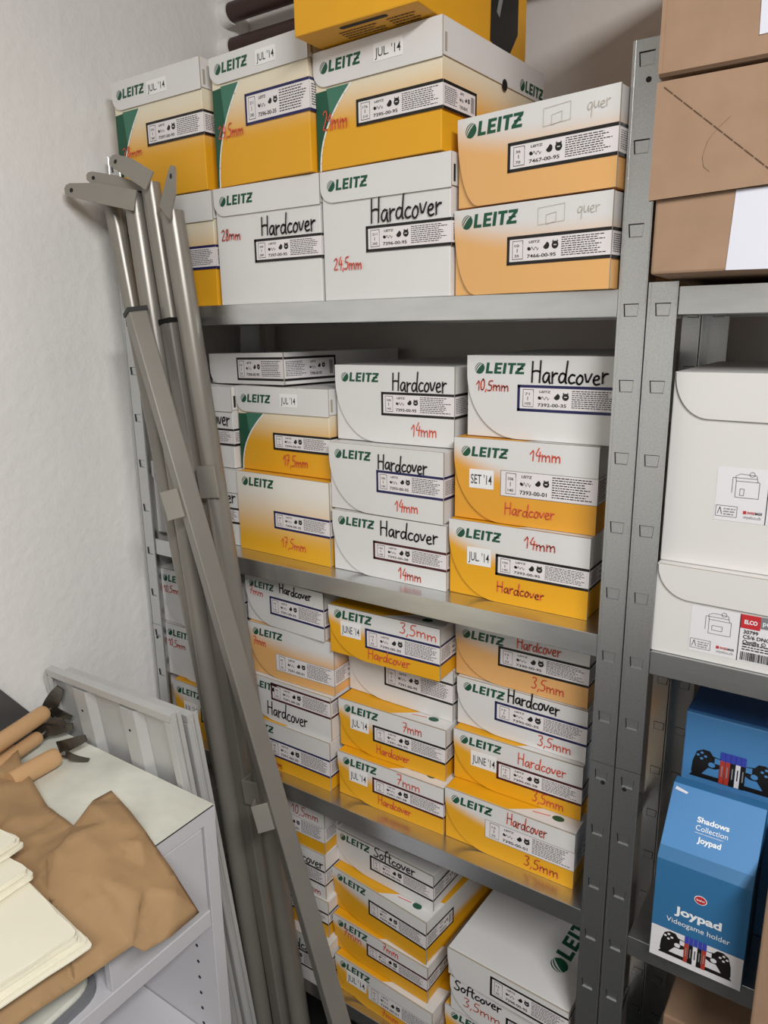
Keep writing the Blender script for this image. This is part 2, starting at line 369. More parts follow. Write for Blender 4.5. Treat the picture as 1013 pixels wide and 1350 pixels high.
def carton(spec):
    (x, y, yaw, W, H, z), style, lab, code, label, hw, stick = spec[:7]
    opt = spec[7] if len(spec) > 7 else {}
    D = opt.get('D', .303)
    t = thing('stationery_carton', label, 'box', (x, y, z+.0004), R(yaw), 'stationery cartons on the left rack')
    H -= .0012
    if opt.get('roll'): t.rotation_euler.y = R(opt['roll'])
    fm = {'flap_white': 'white_card', 'flap_yellow': 'yellow_print', 'flap_tan': 'tan_print', 'flap_orange': 'orange_print', 'lid_yellow': 'lid_yellow_print', 'lid_white': 'white_card', 'plain_yellow': 'plain_yellow_print'}[style]
    topc = {'flap_yellow': .0, 'flap_tan': .0, 'flap_orange': .0, 'plain_yellow': .2}.get(style, 1.)
    def uvf(co, n):
        if n.z > .5: return (.9, topc)
        if n.z < -.5: return (.9, 0)
        if n.x > .5: return (1., co.z/H)
        return (co.x/W, co.z/H)
    fn = lambda u, v, d: (u, -d, v)
    sd = lambda u, v, d: (W+d, u, v)
    tp = lambda u, v, d: (u, v, H+d)
    lid = style.startswith('lid'); b = MB()
    if lid:
        b.box((.0012, .0008, 0), (W-.0025, D, H-.003), fm)
        b.build('carton_body', t, bevel=.0012, uvf=uvf)
        lv = opt.get('lid', .74)*H; lm = MB(); rr = .2*W
        poly = arc(rr*.55, lv+.022, rr*.55, .022, 180, 270, 8) + [(W, lv), (W, H), (0, H)]
        lm.prism(poly, fn, 0, .0022, 'white_card', 'card_edge')
        lm.box((.0, .0001, H-.0026), (W, D, H), 'white_card')
        lm.box((W-.0022, .0001, lv+.003), (W, D, H-.0026), 'white_card')
        lm.build('lid', t)
        fd = .0004; ld_ = .0022
        if style == 'lid_yellow':
            sw = MB(); pts = [(.0015, .0015)] + [(W*(.02+.27*(s**2.2)) + .003, lv*(.0 + s*.98)) for s in [i/10 for i in range(11)]]
            sw.face([fn(u_, v_, .0002-.0008) for u_, v_ in pts + [(.0015, lv*.96)]], 'print_green')
            put_poly(sw, [(W*(.02+.27*(s**2.2))+.003, lv*s) for s in (.62, .7, .78, .86, .93, .98)] + [(W*.10, lv*.98)], fn, -.0004, 'green_fade')
            put_line(sw, pts[1:], .0028, fn, -.0003, 'sticker_paper')
            sw.build('printed_swoosh', t)
        hz = MB(); hz.box((W+.0003, .004, lv+.008), (W+.0006, .009, lv+.030), 'dark_gap' if style == 'lid_white' else 'card_edge')
        hz.build('lid_cutout', t)
        if opt.get('side_brand'):
            hz = MB(); brand(hz, lambda u, v, d: (W+d, u, v), D-.085, lv+.008, .016, .0006); hz.build('side_brand_print', t)
            hz = MB(); put_disc(hz, .17, lv+.003, .008, sd, .0008, 'dark_gap'); hz.build('finger_hole', t)
    else:
        b.box((.0, .0016, 0), (W-.0012, D, H), fm); b.build('carton_body', t, bevel=.0012, uvf=uvf)
        fd = ld_ = .0022
        ax, ay = opt.get('arc', (.36, .80)); fl = MB()
        if style == 'plain_yellow': poly = [(0, 0), (W, 0), (W, H), (0, H)]
        else: poly = arc(ax*W, ay*H, ax*W-.0005, ay*H, 180, 270, 16) + [(W, 0), (W, H), (.0005, H)]
        fl.prism(poly, fn, -.0014, .0021, fm, 'card_edge'); fl.build('front_flap', t, uvf=uvf)
        if style in ('flap_yellow', 'flap_orange'):
            cp = MB(); put_poly(cp, [(W*.50, .001), (W-.001, .001), (W-.001, .06)] + [(W*(.52+.47*s), .001+.058*math.sin(s*1.5)) for s in (.8, .6, .4, .2)], tp, .0004, 'white_card')
            put_disc(cp, W*.84, .022, .010, tp, .0006, 'print_green', 16, .007); put_line(cp, [(W*.66, .018), (W*.78, .022)], .002, tp, .0006, 'marker_red')
            cp.build('top_print', t)
    # brand print
    bp = MB(); bl = opt.get('blv', .84 if not lid else .86)
    if not opt.get('nobrand'): brand(bp, fn, W*.055, bl*H-.007 if not lid else (lv+H)/2-.006, opt.get('bh', .0152), ld_+.0003)
    if bp.f: bp.build('brand_print', t)
    # product label, wrapped round the right edge
    if lab:
        u0, v0, v1 = lab; sfx = code[-2:]; lb = MB(); col = BORDER[sfx]
        label_face(lb, fn, u0*W, W+.0004, v0*H, v1*H, code, col, opt.get('nums', ('15', '35')), fd+.0003, len(label)*7+int(z*100))
        label_face(lb, sd, -.0004, opt.get('wrap', .088), v0*H, v1*H, code, col, ('', ''), .0004, len(label)*5+3, side=True)
        lb.build('product_label', t)
    # handwriting
    for i, (st, c, ua, ub, v, h, dd) in enumerate([q if len(q) == 7 else (*q, None) for q in hw]):
        hm = MB(); hand(hm, st, fn, ua*W, ub*W, v*H, h, (dd if dd is not None else fd)+.0008, {'r': 'marker_red', 'k': 'marker_black', 'p': 'pencil'}[c], {'r': .0019, 'k': .0027, 'p': .0008}[c], i+len(label), opt.get('tilt', 0.))
        if c == 'p':
            for s in ((.57, .73), (.62, .68)): put_line(hm, [(s[0]*W, .73*H), (s[1]*W, .75*H), (s[1]*W, (.93 if s[0] < .6 else .85)*H), (s[0]*W, (.91 if s[0] < .6 else .83)*H), (s[0]*W, .73*H)], .0005, fn, fd+.0008, 'pencil')
        hm.build('handwriting', t)
    if stick:
        st, ua, ub, va, vb = stick; sm = MB(); off = ld_ if lid else fd
        sm.prism([(ua*W, va*H), (ub*W, va*H), (ub*W, vb*H), (ua*W, vb*H)], fn, off+.0001, off+.0006, 'sticker_paper')
        hh = (vb-va)*H; put_text(sm, st, fn, ua*W+.003, va*H+hh*.24, hh*.52, 'ink_black', .004, (ub-ua)*W-.006, d=off+.0008)
        sm.build('date_sticker', t)
    if opt.get('topbrand'):
        tb = MB(); brand(tb, lambda u, v, d: (W*.84-v, .062+u, H+d), 0, 0, .030, .0006); tb.build('brand_print', t)
    return t
LW, LY, FW, FY, FT, FO, PY = 'lid_white', 'lid_yellow', 'flap_white', 'flap_yellow', 'flap_tan', 'flap_orange', 'plain_yellow'
hc = 'Hardcover'
BOXES = [
 # top shelf, lower row then upper row
 ((.0235,.010,0,.235,.190,1.5935), LY, (.40,.33,.54), '7396-00-35', 'tall yellow lidded carton on the top shelf half hidden behind the grey tubes', [], None, {'lid':.75}),
 ((.2634,.010,0,.230,.1902,1.5935), LW, (.38,.35,.545), '7397-00-95', 'white lidded carton with black Hardcover above its label and red 28mm at left', [('28mm','r',.05,.25,.56,.018), (hc,'k',.45,.95,.565,.030)], None, {'lid':.765,'nums':('245','280')}),
 ((.4954,.010,-1.4,.2322,.1898,1.5935), LW, (.365,.36,.555), '7396-00-95', 'white lidded carton with black Hardcover and red 24,5mm below its label', [(hc,'k',.40,.93,.58,.032), ('24,5mm','r',.09,.33,.24,.018)], None, {'lid':.76,'nums':('211','245')}),
 ((.7285,.012,-7.6,.233,.1135,1.5935), FT, (.375,.315,.635), '7466-00-95', 'pale orange carton directly on the top shelf beside the rack post, below a similar one', [('quer','p',.80,.93,.80,.016)], None, {'D':.285,'arc':(.16,.92),'nums':('10','35'),'bh':.0175}),
 ((.0236,.0075,-.7,.2322,.2028,1.784), LY, (.37,.425,.615), '7397-00-95', 'tall yellow lidded carton in the top left corner by the wall, marked 28mm', [('28mm','r',.06,.30,.37,.018)], ("JUL. '14",.42,.64,.82,.93), {'lid':.765,'nums':('245','280')}),
 ((.2722,.0104,-3.0,.2165,.1968,1.784), LY, (.36,.43,.665), '7396-00-35', "yellow lidded carton marked red 24,5mm with a JUL '14 sticker on its lid", [('24,5mm','r',.05,.33,.375,.020)], ("JUL '14",.50,.70,.84,.95), {'lid':.79,'nums':('211','245')}),
 ((.4895,.0095,-3.0,.2275,.1626,1.784), LY, (.35,.315,.535), '7395-00-95', 'yellow lidded carton marked red 21mm, under the plain yellow mailing carton', [('21mm','r',.06,.28,.33,.026)], ("JUL. '14",.50,.72,.79,.93), {'lid':.70,'nums':('176','210'),'side_brand':1}),
 ((.7325,.012,-7.6,.2305,.1125,1.7085), FT, (.35,.31,.63), '7467-00-95', 'pale orange carton beside the top of the rack post, stacked on a similar one', [('quer','p',.82,.95,.80,.016)], None, {'D':.28,'arc':(.16,.92),'nums':('36','70'),'bh':.0175}),
 # second shelf
 ((-.0052,.0415,3.4,.2365,.155,1.134), LW, (.42,.29,.5), '7394-00-95', 'white lidded carton behind the grey tubes, standing on the second shelf', [(hc,'k',.48,.96,.56,.03)], None, {'lid':.70,'D':.265}),
 ((.0030,.0584,0,.222,.158,1.2895), LW, (.42,.28,.49), '7394-00-95', 'white lidded carton behind the grey tubes, on top of another white one', [(hc,'k',.48,.96,.53,.03)], None, {'lid':.70,'D':.250}),
 ((.2346,.0518,-2.0,.2310,.1554,1.134), PY, (.41,.345,.565), '7394-00-35', 'yellow fading carton marked red 17,5mm, directly on the second shelf', [('17,5mm','r',.48,.75,.12,.020)], None, {'D':.26,'nums':('141','175'),'bh':.0165,'blv':.88}),
 ((.2275,.0691,-1.4,.2280,.1603,1.2896), LY, (.40,.275,.475), '7394-00-95', "yellow lidded carton marked red 17,5mm below the rotated flat white carton", [('17,5mm','r',.50,.77,.10,.020)], ("JUL '14",.50,.68,.78,.93), {'D':.25,'lid':.70,'nums':('141','175')}),
 ((.1236,.1058,-10,.235,.0585,1.4485), FW, (.40,.12,.86), '7398-00-95', 'flat white carton turned askew on top of a yellow lidded carton', [], None, {'nobrand':1,'arc':(.10,.5),'nums':('10','35'),'wrap':.125,'roll':-1.2}),
 ((.4725,.0423,0,.2301,.1106,1.134), FW, (.38,.30,.60), '7393-00-28', 'white carton with dark red label border and black Hardcover, directly on the second shelf', [(hc,'k',.44,.93,.70,.026), ('14mm','r',.60,.80,.06,.020)], None, {'nums':('106','140')}),
 ((.4665,.046,-1.2,.2305,.1175,1.245), FW, (.44,.34,.665), '7393-00-35', 'white carton with blue label border, middle of a stack of three white Hardcover cartons', [(hc,'k',.45,.87,.675,.026), ('14mm','r',.60,.80,.11,.020)], None, {'D':.26,'nums':('106','140')}),
 ((.4635,.074,1.0,.2315,.1290,1.363), FW, (.41,.36,.665), '7393-00-95', 'white carton with black label border and red 14mm, topmost of three white ones', [(hc,'k',.50,.94,.68,.030), ('14mm','r',.66,.87,.12,.022)], None, {'nums':('106','140')}),
 ((.7061,.0437,0,.229,.1244,1.134), FY, (.36,.36,.635), '7393-00-95', "yellow carton with JUL. '14 sticker on the second shelf by the post", [('14mm','r',.56,.78,.77,.018), (hc,'r',.37,.71,.14,.017)], ("JUL. '14",.145,.325,.44,.67), {'nums':('106','140')}),
 ((.7097,.0516,1.5,.2264,.1287,1.2584), FO, (.35,.34,.65), '7393-00-01', "orange carton with SET '14 sticker, second shelf by the post", [('14mm','r',.55,.76,.79,.018), (hc,'r',.38,.73,.12,.019)], ("SET '14",.12,.30,.40,.63), {'nums':('106','140')}),
 ((.7219,.0682,0,.235,.1231,1.3871), FW, (.357,.345,.66), '7392-00-35', 'white carton marked red 10,5mm and black Hardcover on top of the orange carton', [('10,5mm','r',.07,.30,.575,.016), (hc,'k',.44,.92,.69,.028)], None, {'nums':('71','105'),'bh':.0160}),
 # third shelf
 ((.022,.026,0,.2,.125,.679), FY, (.42,.36,.63), '7393-00-95', "yellow carton with JUL '14 sticker peeping out left of the grey tubes", [], ("JUL '14",.16,.38,.42,.66), {'D':.28,'arc':(.4,.85)}),
 ((-.0099,.0392,0,.230,.1249,.804), FW, (.42,.345,.66), '7392-00-35', 'white carton marked red 10,5mm left of the grey tubes, under a similar one', [('10,5mm','r',.06,.30,.58,.016)], None, {'D':.27}),
 ((-.0134,.042,0,.232,.1247,.929), FW, (.42,.345,.66), '7392-00-35', 'white carton marked red 10,5mm left of the grey tubes, uppermost below the second shelf', [('10,5mm','r',.06,.30,.58,.016)], None, {'D':.27}),
 ((.2236,.0309,0,.2330,.1043,.679), FY, (.32,.28,.66), '7391-00-35', 'white and yellow carton with blue label border beside the slanted tube, third shelf', [('7mm','r',.34,.47,.06,.018)], None, {'nums':('36','70')}),
 ((.2325,.038,0,.2245,.092,.7833), FW, (.33,.52,.93), '7391-00-28', 'white carton with Hardcover written below its dark red bordered label', [(hc,'k',.27,.74,.13,.030)], None, {'nums':('36','70'),'blv':.80}),
 ((.2470,.0442,1.3,.2130,.1097,.8753), FT, (.33,.17,.50), '7391-00-01', 'tan carton marked red 7mm with a plain label, right of the grey tubes', [('7mm','r',.06,.22,.58,.018)], None, {'nums':('36','70')}),
 ((.2401,.0499,-2.4,.2060,.097,.985), FW, (.33,.27,.66), '7391-00-35', 'white carton marked 7mm and Hardcover close under the second shelf, right of the grey tubes', [('7mm','r',.06,.25,.60,.016), (hc,'k',.46,.86,.78,.018)], None, {'D':.26,'bh':.0135,'nums':('36','70')}),
 ((.4714,.0361,.6,.2308,.0929,.679), FY, (.35,.35,.70), '7391-00-28', "yellow carton with JUL '14 sticker and dark red label border, third shelf", [('7mm','r',.58,.80,.74,.020), (hc,'r',.40,.71,.13,.017)], ("JUL '14",.12,.30,.42,.72), {'nums':('36','70')}),
 ((.4635,.0543,1.1,.2306,.1001,.7719), FY, (.34,.33,.67), '7391-00-95', "yellow carton with JUL '14 sticker and black label border, third shelf", [('7mm','r',.62,.80,.74,.020), (hc,'r',.37,.68,.11,.017)], ("JUL '14",.12,.30,.44,.73), {'nums':('36','70')}),
 ((.4600,.0930,-.8,.2310,.1000,.872), FW, (.37,.33,.75), '7391-00-95', "white carton between two yellow ones, overhung by the JUNE '14 carton with blue label", [('7mm','r',.10,.27,.70,.018)], None, {'nums':('36','70')}),
 ((.4612,.036,1.2,.231,.095,.972), FY, (.35,.29,.69), '7390-00-35', "yellow carton with JUNE '14 sticker and blue label border, jutting out under the second shelf", [('3,5mm','r',.66,.98,.76,.020), (hc,'r',.37,.75,.09,.019)], ("JUNE '14",.12,.31,.42,.72), {'nums':('15','35'),'bh':.0162}),
 ((.7055,.0372,0,.2332,.1001,.679), FY, (.335,.33,.68), '7390-00-01', 'yellow carton with plain bordered label and red 3,5mm, third shelf by the post', [(hc,'r',.50,.80,.74,.023), ('3,5mm','r',.64,.90,.09,.020)], None, {}),
 ((.7039,.0692,1.1,.2296,.0972,.7791), FY, (.36,.28,.63), '7390-00-28', "yellow carton with JUNE '14 sticker and dark red label border by the post", [(hc,'r',.52,.88,.70,.021), ('3,5mm','r',.64,.88,.08,.019)], ("JUNE '14",.15,.36,.38,.68), {}),
 ((.7007,.0859,-.2,.2318,.0913,.8763), FW, (.315,.32,.71), '7390-00-35', 'white carton marked black Hardcover and red 3,5mm between a tan and a yellow carton', [(hc,'k',.41,.80,.77,.024), ('3,5mm','r',.65,.90,.08,.018)], None, {}),
 ((.6944,.0899,.4,.2342,.095,.9676), FT, (.345,.38,.76), '7390-00-95', 'tan carton marked red 3,5mm close under the second shelf, beside the post', [(hc,'r',.48,.80,.80,.021), ('3,5mm','r',.60,.84,.12,.019)], None, {}),
 # fourth shelf
 ((.2217,.0038,0,.232,.1105,.222), FW, (.40,.30,.66), '7392-00-95', 'white carton at the foot of the stack behind the crossing tubes, on the fourth shelf', [(hc,'k',.45,.95,.68,.024)], None, {}),
 ((.2135,.0266,0,.228,.0851,.3325), FY, (.40,.36,.70), '7391-00-95', 'white and yellow carton second from the bottom behind the crossing tubes', [], None, {}),
 ((.2090,.0317,0,.224,.1041,.4176), FW, (.40,.30,.66), '7391-00-95', 'white carton third from the bottom behind the crossing tubes', [(hc,'k',.5,.98,.68,.024), ('7mm','r',.75,.95,.06,.018)], None, {}),
 ((.2110,.0350,0,.222,.095,.5218), FY, (.40,.28,.66), '7392-00-01', 'yellow carton marked red 10,5mm close under the third shelf behind the slanted tube', [('10,5mm','r',.62,.94,.74,.020)], None, {}),
 ((.4583,.0234,-3.0,.2376,.085,.222), FY, (.36,.30,.70), '7399-00-01', "yellow carton with JUL '14 sticker lowest on the fourth shelf, beside the slanted tube", [('7mm','r',.50,.68,.08,.020)], ("JUL '14",.13,.34,.40,.74), {'D':.26,'nums':('36','70')}),
 ((.4447,.0372,-2.8,.2324,.0808,.307), FY, (.38,.34,.72), '7399-00-28', 'yellow carton marked red 7mm with dark red label border on the fourth shelf', [('7mm','r',.12,.33,.55,.022), ('7mm','r',.55,.72,.80,.018)], None, {'nums':('36','70')}),
 ((.4329,.0561,-6.0,.2394,.0942,.3879), FY, (.41,.36,.74), '7399-00-95', 'yellow carton with black label border wrapping onto its visible right side, fourth shelf', [], None, {'nums':('36','70')}),
 ((.4271,.075,-2.9,.2411,.0775,.4821), FW, (.38,.28,.72), '7399-00-95', 'white carton marked black Softcover on the yellow stack of the fourth shelf', [('Softcover','k',.42,.83,.76,.022)], None, {'nums':('36','70')}),
 ((.7100,.034,0,.235,.100,.222), FY, (.42,.30,.66), '7398-00-01', 'yellow carton at the bottom edge under the big white carton, beside the post', [('3,5mm','r',.42,.70,.76,.018)], ("JUN '14",.24,.40,.44,.74), {}),
 ((.7240,.0274,0,.235,.0780,.322), FW, (.48,.2,.66), '7398-00-95', 'white carton marked Softcover and red 3,5mm, under the white carton with brand on top', [('Softcover','k',.04,.44,.70,.020), ('3,5mm','r',.12,.44,.34,.020)], None, {'nobrand':1}),
 ((.7190,.0262,-2.3,.2320,.0600,.400), FW, (.38,.14,.84), '7398-00-95', 'white carton with large green lettering across its top, beside the post on the fourth shelf', [], None, {'nobrand':1,'topbrand':1,'arc':(.1,.8)}),
]
for s in BOXES: carton(s)

# plain yellow mailing carton on the very top
t = thing('mailing_carton', 'large yellow carton with a hand slot, on top of the highest cartons', 'box', (.504, -.05, 1.9485))
b = MB(); b.box((0, 0, 0), (.202, .335, .24), 'yellow_card'); b.build('carton_body', t, bevel=.002)
g = MB(); sx = lambda u, v, d: (.202+d, u, v)
put_poly(g, [(.205, .012), (.266, -.0 + .001), (.302, .045), (.302, .16), (.24, .19), (.208, .13)], sx, .0004, 'ink_black')
put_poly(g, [(.225, .055), (.235, .05), (.262, .12), (.252, .128)], sx, .0007, 'ink_grey'); g.build('side_print', t)
g = MB(); un = lambda u, v, d: (u, v, -d)
put_poly(g, arc(.075, .012, .004, .004, 90, 270, 6) + arc(.145, .012, .004, .004, -90, 90, 6), un, .0005, 'hole_dark'); g.build('hand_slot', t)
g = MB()
fine_print(g, un, .06, .13, .022, .05, 4, .0005, 'brown_edge', 3); fine_print(g, un, .14, .185, .02, .05, 4, .0005, 'brown_edge', 9); g.build('small_print', t)

# pipes
for z, lab in ((2.207, 'upper dark brown pipe running along the rear wall above the cartons'), (2.140, 'lower dark brown pipe running along the rear wall above the cartons')):
    p = thing('heating_pipe', lab, 'pipe', (0, .352, z), 0, 'brown pipes on the rear wall')
    m = MB(); m.tube([(-.024, 0, 0), (.01, 0, 0), (3.05, 0, 0)], .019, 'pipe_paint', 24); m.build('pipe', p, smooth=True)
    m = MB(); m.tube([(-.025, 0, 0), (.0, 0, 0)], [.025, .0225], 'plaster', 20); m.build('wall_collar', p, smooth=True)
    m = MB(); m.tube([(.9, 0, 0), (.925, 0, 0)], .022, 'galvanised', 20); m.box((.905, .015, -.006), (.92, .077, .006), 'galvanised'); m.build('pipe_clamp', p)

# ------------------------------------------------------------------ right rack load
def crt(name, label, x0, y0, z0, x1, y1, z1, m='corrugated_brown', cat='box', bevel=.003, rx=0.):
    t = thing(name, label, cat, (x0, y0, z0)); t.rotation_euler.x = rx
    b = MB(); b.box((0, 0, 0), (x1-x0, y1-y0, z1-z0), m); b.build('carton_body', t, bevel=bevel); return t
t = crt('shipping_carton', 'brown cardboard carton with folded front flap, standing on the right rack', 1.020, -.068, 1.6045, 1.46, .30, 1.797, rx=-.03*.8)
f = MB(); fn = lambda u, v, d: (u, -d, v)
f.prism([(-.006, .077), (.43, .094), (.43, .194), (-.006, .194)], fn, .001, .006, 'corrugated_brown', 'brown_edge')
fo = f.build('front_flap', t)
f = MB(); rd = random.Random(3); pts = [(.002+.42*s, .188-.385*s*.93) for s in [i/40 for i in range(41)] if .188-.385*s*.93 > .062]
for a, c in zip(pts, pts[1:]):
    put_line(f, [a, (a[0]*.15+c[0]*.85, a[1]*.15+c[1]*.85)], .0011, fn, .0064, 'brown_edge')
put_line(f, [(.07, .15), (.058, .14), (.05, .13), (.046, .115), (.048, .105), (.054, .10)], .0004, fn, .0064, 'mid_brown')
f.build('perforation', fo)
f = MB(); f.prism([(.078, .001), (.32, -.003), (.32, .082), (.081, .080)], fn, .0004, .0009, 'paper_white'); f.build('paper_sheet', t)
t = crt('shipping_carton', 'large brown carton stacked on the carton with the folded flap, top right', 1.014, -.068, 1.8025, 1.46, .30, 2.105)
f = MB(); f.prism([(.095, .022), (.33, .03), (.33, .26), (.088, .26)], fn, .0004, .0009, 'paper_white'); f.build('paper_sheet', t)
f = MB(); f.box((.002, -.0012, .0), (.44, .0, .004), 'brown_edge'); f.box((.0, -.001, .004), (.004, .0, .30), 'corrugated_brown'); f.build('bottom_seam', t)

def envelope_box(label, x0, y0, z0, w_, d_, h_, flap_h, arcw, lab, rows):
    t = thing('envelope_box', label, 'box', (x0, y0, z0), 0, 'white envelope boxes on the right rack')
    b = MB(); b.box((0, .002, 0), (w_, d_, h_-.001), 'envelope_white'); b.build('carton_body', t, bevel=.0015)
    f = MB(); f.prism(arc(arcw, h_-flap_h*.05, arcw-.003, flap_h*.95-.0, 180, 270, 14) + [(w_, h_-flap_h-.004), (w_, h_), (.003, h_)], fn, -.0015, .0012, 'envelope_white', 'card_edge')
    f.box((.001, .001, h_-.0012), (w_, d_, h_), 'envelope_white'); f.build('lid_flap', t)
    u0, v0, v1 = lab; L = MB(); k = 'ink_black'; d = -.0010
    put_rect(L, u0, v0, u0+.19, v1, fn, d-.0006, 'photo_white'); H = v1-v0
    # envelope drawing
    e0, e1, f0, f1 = u0+.022, u0+.048, v0+H*.46, v0+H*.76
    def rect_line(a, b_, c, e, wd=.0004): put_line(L, [(a, b_), (c, b_), (c, e), (a, e), (a, b_)], wd, fn, d, k)
    rect_line(e0, f0, e1, f1); rect_line(*rows['win'](u0, v0, H))
    put_line(L, [(e0, f1), (e0-.001, f1+.006), (e0+.004, f1+.009), (e1-.004, f1+.008), (e1-.002, f1)], .0004, fn, d, k)
    put_line(L, [(e0-.004, f0+.005), (e0-.004, f1+.004), (e1-.003, f1+.004)], .0004, fn, d, k)
    L2 = [(e0+.017+.003*math.cos(a*.8), f1+.009+.003*math.sin(a*.8)) for a in range(9)]; put_line(L, L2, .0004, fn, d, k)
    rect_line(u0+.002, v0+H*.08, u0+.026, v0+H*.28, .0004); put_line(L, [(u0+.004, v0+H*.12), (u0+.0065, v0+H*.25), (u0+.009, v0+H*.12)], .0006, fn, d, k)
    fine_print(L, fn, u0+.011, u0+.025, v0+H*.1, v0+H*.25, 3, d, 'ink_grey', 4)
    put_rect(L, u0+.033, v0+H*.16, u0+.0365, v0+H*.22, fn, d, 'red_print'); put_text(L, 'SWISS', fn, u0+.0375, v0+H*.165, H*.05, 'red_print', .02, .0085, d=d)
    put_text(L, 'MADE', fn, u0+.0465, v0+H*.165, H*.05, k, .02, .0075, d=d); put_text(L, 'myelco.ch', fn, u0+.034, v0+H*.08, H*.06, 'ink_grey', 0, .019, d=d)
    ux = u0+.0575; put_rect(L, ux, v0, ux+.0009, v1, fn, d, k)
    put_rect(L, ux+.0009, v1-H*.29, ux+.023, v1, fn, d, 'red_print'); put_text(L, 'ELCO', fn, ux+.005, v1-H*.19, H*.085, 'white_ink', .03, .0145, d=d+.0003)
    put_rect(L, ux+.023, v1-H*.24, ux+.13, v1, fn, d, 'grey_print'); put_text(L, 'premium', fn, ux+.0255, v1-H*.165, H*.1, 'white_ink', .01, .032, d=d+.0003)
    for i, st in enumerate(('30799', 'C5/6 DNG', 'Optifix \u00ae')): put_text(L, st, fn, ux+.005, v1-H*(.40+.105*i), H*.08, k, .02, d=d)
    fine_print(L, fn, ux+.005, ux+.06, v0+H*.24, v0+H*.4, 3, d, k, 8); bars(L, fn, ux+.004, ux+.055, v0+H*.03, v0+H*.21, d, k, 12)
    L.build('product_label', t); return t
envelope_box('white envelope box directly on the right rack shelf, with the red and grey label', 1.0355, .003, 1.1279, .34, .30, .1225, .044, .045, (.047, .0115, .0735), {'win': lambda u, v, H: (u+.026, v+H*.54, u+.038, v+H*.64)})
envelope_box('taller white envelope box stacked on the other white one, right rack', 1.0355, .016, 1.2508, .34, .285, .243, .056, .045, (.0600, .0630, .1300), {'win': lambda u, v, H: (u+.027, v+H*.5, u+.0315, v+H*.62)})

# blue holder boxes
def controller(mb, f2, cx, cy, s, d, tilt=0., hole='photo_white', base=True, cover='ink_black'):
    """flat black game controller stand with five game cases between its two halves; s = overall width"""
    k = 'ink_black'; F = lambda x, y, dd=0.: f2(cx+x*s, cy+y*s, d+dd)
    def poly(pts, m, dd=0.): mb.face([F(x, y, dd) for x, y in pts], m)
    for sg in (-1, 1):
        pts = [(.10, .02), (.10, .12), (.24, .145), (.28, .20), (.36, .205), (.43, .16), (.47, .02), (.48, -.13), (.45, -.19), (.38, -.18), (.33, -.10), (.28, -.03), (.2, -.03)]
        P2 = [(sg*x, y) for x, y in pts]; P2 = P2 if sg > 0 else P2[::-1]; poly(P2[::-1], k)
        def disc(x, y, r): poly([(sg*x+r*math.cos(a*R(30)), y+r*.85*math.sin(a*R(30))) for a in range(12)], hole, .0003)
        for dx, dy in ((0, .04), (0, -.04), (.045, 0), (-.045, 0)): disc(.37+dx, .115+dy, .02)
        disc(.245, .02, .042)
        q = [(sg*.105, .05), (sg*.215, .05), (sg*.215, .128), (sg*.105, .118)]; poly(q if sg > 0 else q[::-1], hole, .0003)
    poly([(-.5, -.20), (.5, -.20), (.46, -.14), (-.46, -.14)], k, -.0001)
    for i, c in enumerate(('game_red', 'game_red' if hole != 'photo_white' else k, k, 'photo_white', k) if hole != 'photo_white' else ('game_red', k, 'photo_white', k, 'game_red')):
        x = -.15+.06*i; poly([(x, -.20), (x+.054, -.20), (x+.054, .20), (x, .20)], c, .0006); poly([(x, .12), (x+.054, .12), (x+.054, .24), (x, .24)], 'game_blue', .0007)
        poly([(x+.02, -.1), (x+.034, -.1), (x+.034, .05), (x+.02, .05)], 'ink_grey' if c != 'photo_white' else k, .0008)
JW = .1215
t = thing('gift_box', 'blue display carton with Joypad lettering in front of another blue carton', 'box', (1.0705, -.0125, .6702))
b = MB(); prof = [(0, 0), (.088, 0), (.088, .240), (.070, .240), (0, .161)]
prf = lambda u, v, d: (d, u, v)
n = len(prof); vs = [(0, y, z) for y, z in prof] + [(JW, y, z) for y, z in prof]
def jm(i): return {0: 'blue_shaded', 1: 'blue_deep', 2: 'blue_deep', 3: 'blue_card', 4: 'blue_deep'}[i]
b.mesh(vs, [tuple(range(n-1, -1, -1)), tuple(range(n, 2*n))], 'blue_deep')
for i in range(n): b.mesh(vs, [(i, i+n, (i+1) % n+n, (i+1) % n)], jm(i))
b.build('carton_body', t, bevel=.001, solid=True)
g = MB()
put_rect(g, 0.0008, 0.0008, JW-.0008, .052, fn, .0006, 'photo_white'); controller(g, fn, JW*.5, .030, JW*.80, .0009)
put_text(g, 'Joypad', fn, JW*.24, .083, .0125, 'white_ink', .035, JW*.5, d=.0009); put_text(g, 'Videogame holder', fn, JW*.16, .066, .0085, 'white_ink', 0, JW*.68, d=.0009)
put_disc(g, JW*.5, .118, .0083, fn, .0008, 'white_ink', 20, .007); put_disc(g, JW*.5, .118, .0073, fn, .001, 'red_print', 20, .006)
put_text(g, 'balvi', fn, JW*.5-.005, .1165, .0032, 'white_ink', .02, .010, d=.0012)
g.build('front_print', t)
g = MB(); sl = Vector((0, .070, .079)).normalized(); nn = Vector((0, -.079, .070)).normalized()
s2 = lambda u, v, d: tuple(Vector((u, 0, .161)) + sl*v + nn*d)
put_text(g, 'Shadows', s2, JW*.33, .062, .0075, 'white_ink', .03, JW*.34, d=.0009); put_text(g, 'Collection', s2, JW*.33, .051, .0075, 'white_ink', 0, JW*.34, d=.0009)
put_rect(g, JW*.33, .0475, JW*.63, .048, s2, .0009, 'white_ink'); put_text(g, 'Joypad', s2, JW*.37, .036, .0075, 'white_ink', .03, JW*.25, d=.0009)
put_rect(g, .001, .0, JW-.001, .018, s2, .0005, 'blue_deep'); g.build('lid_print', t)
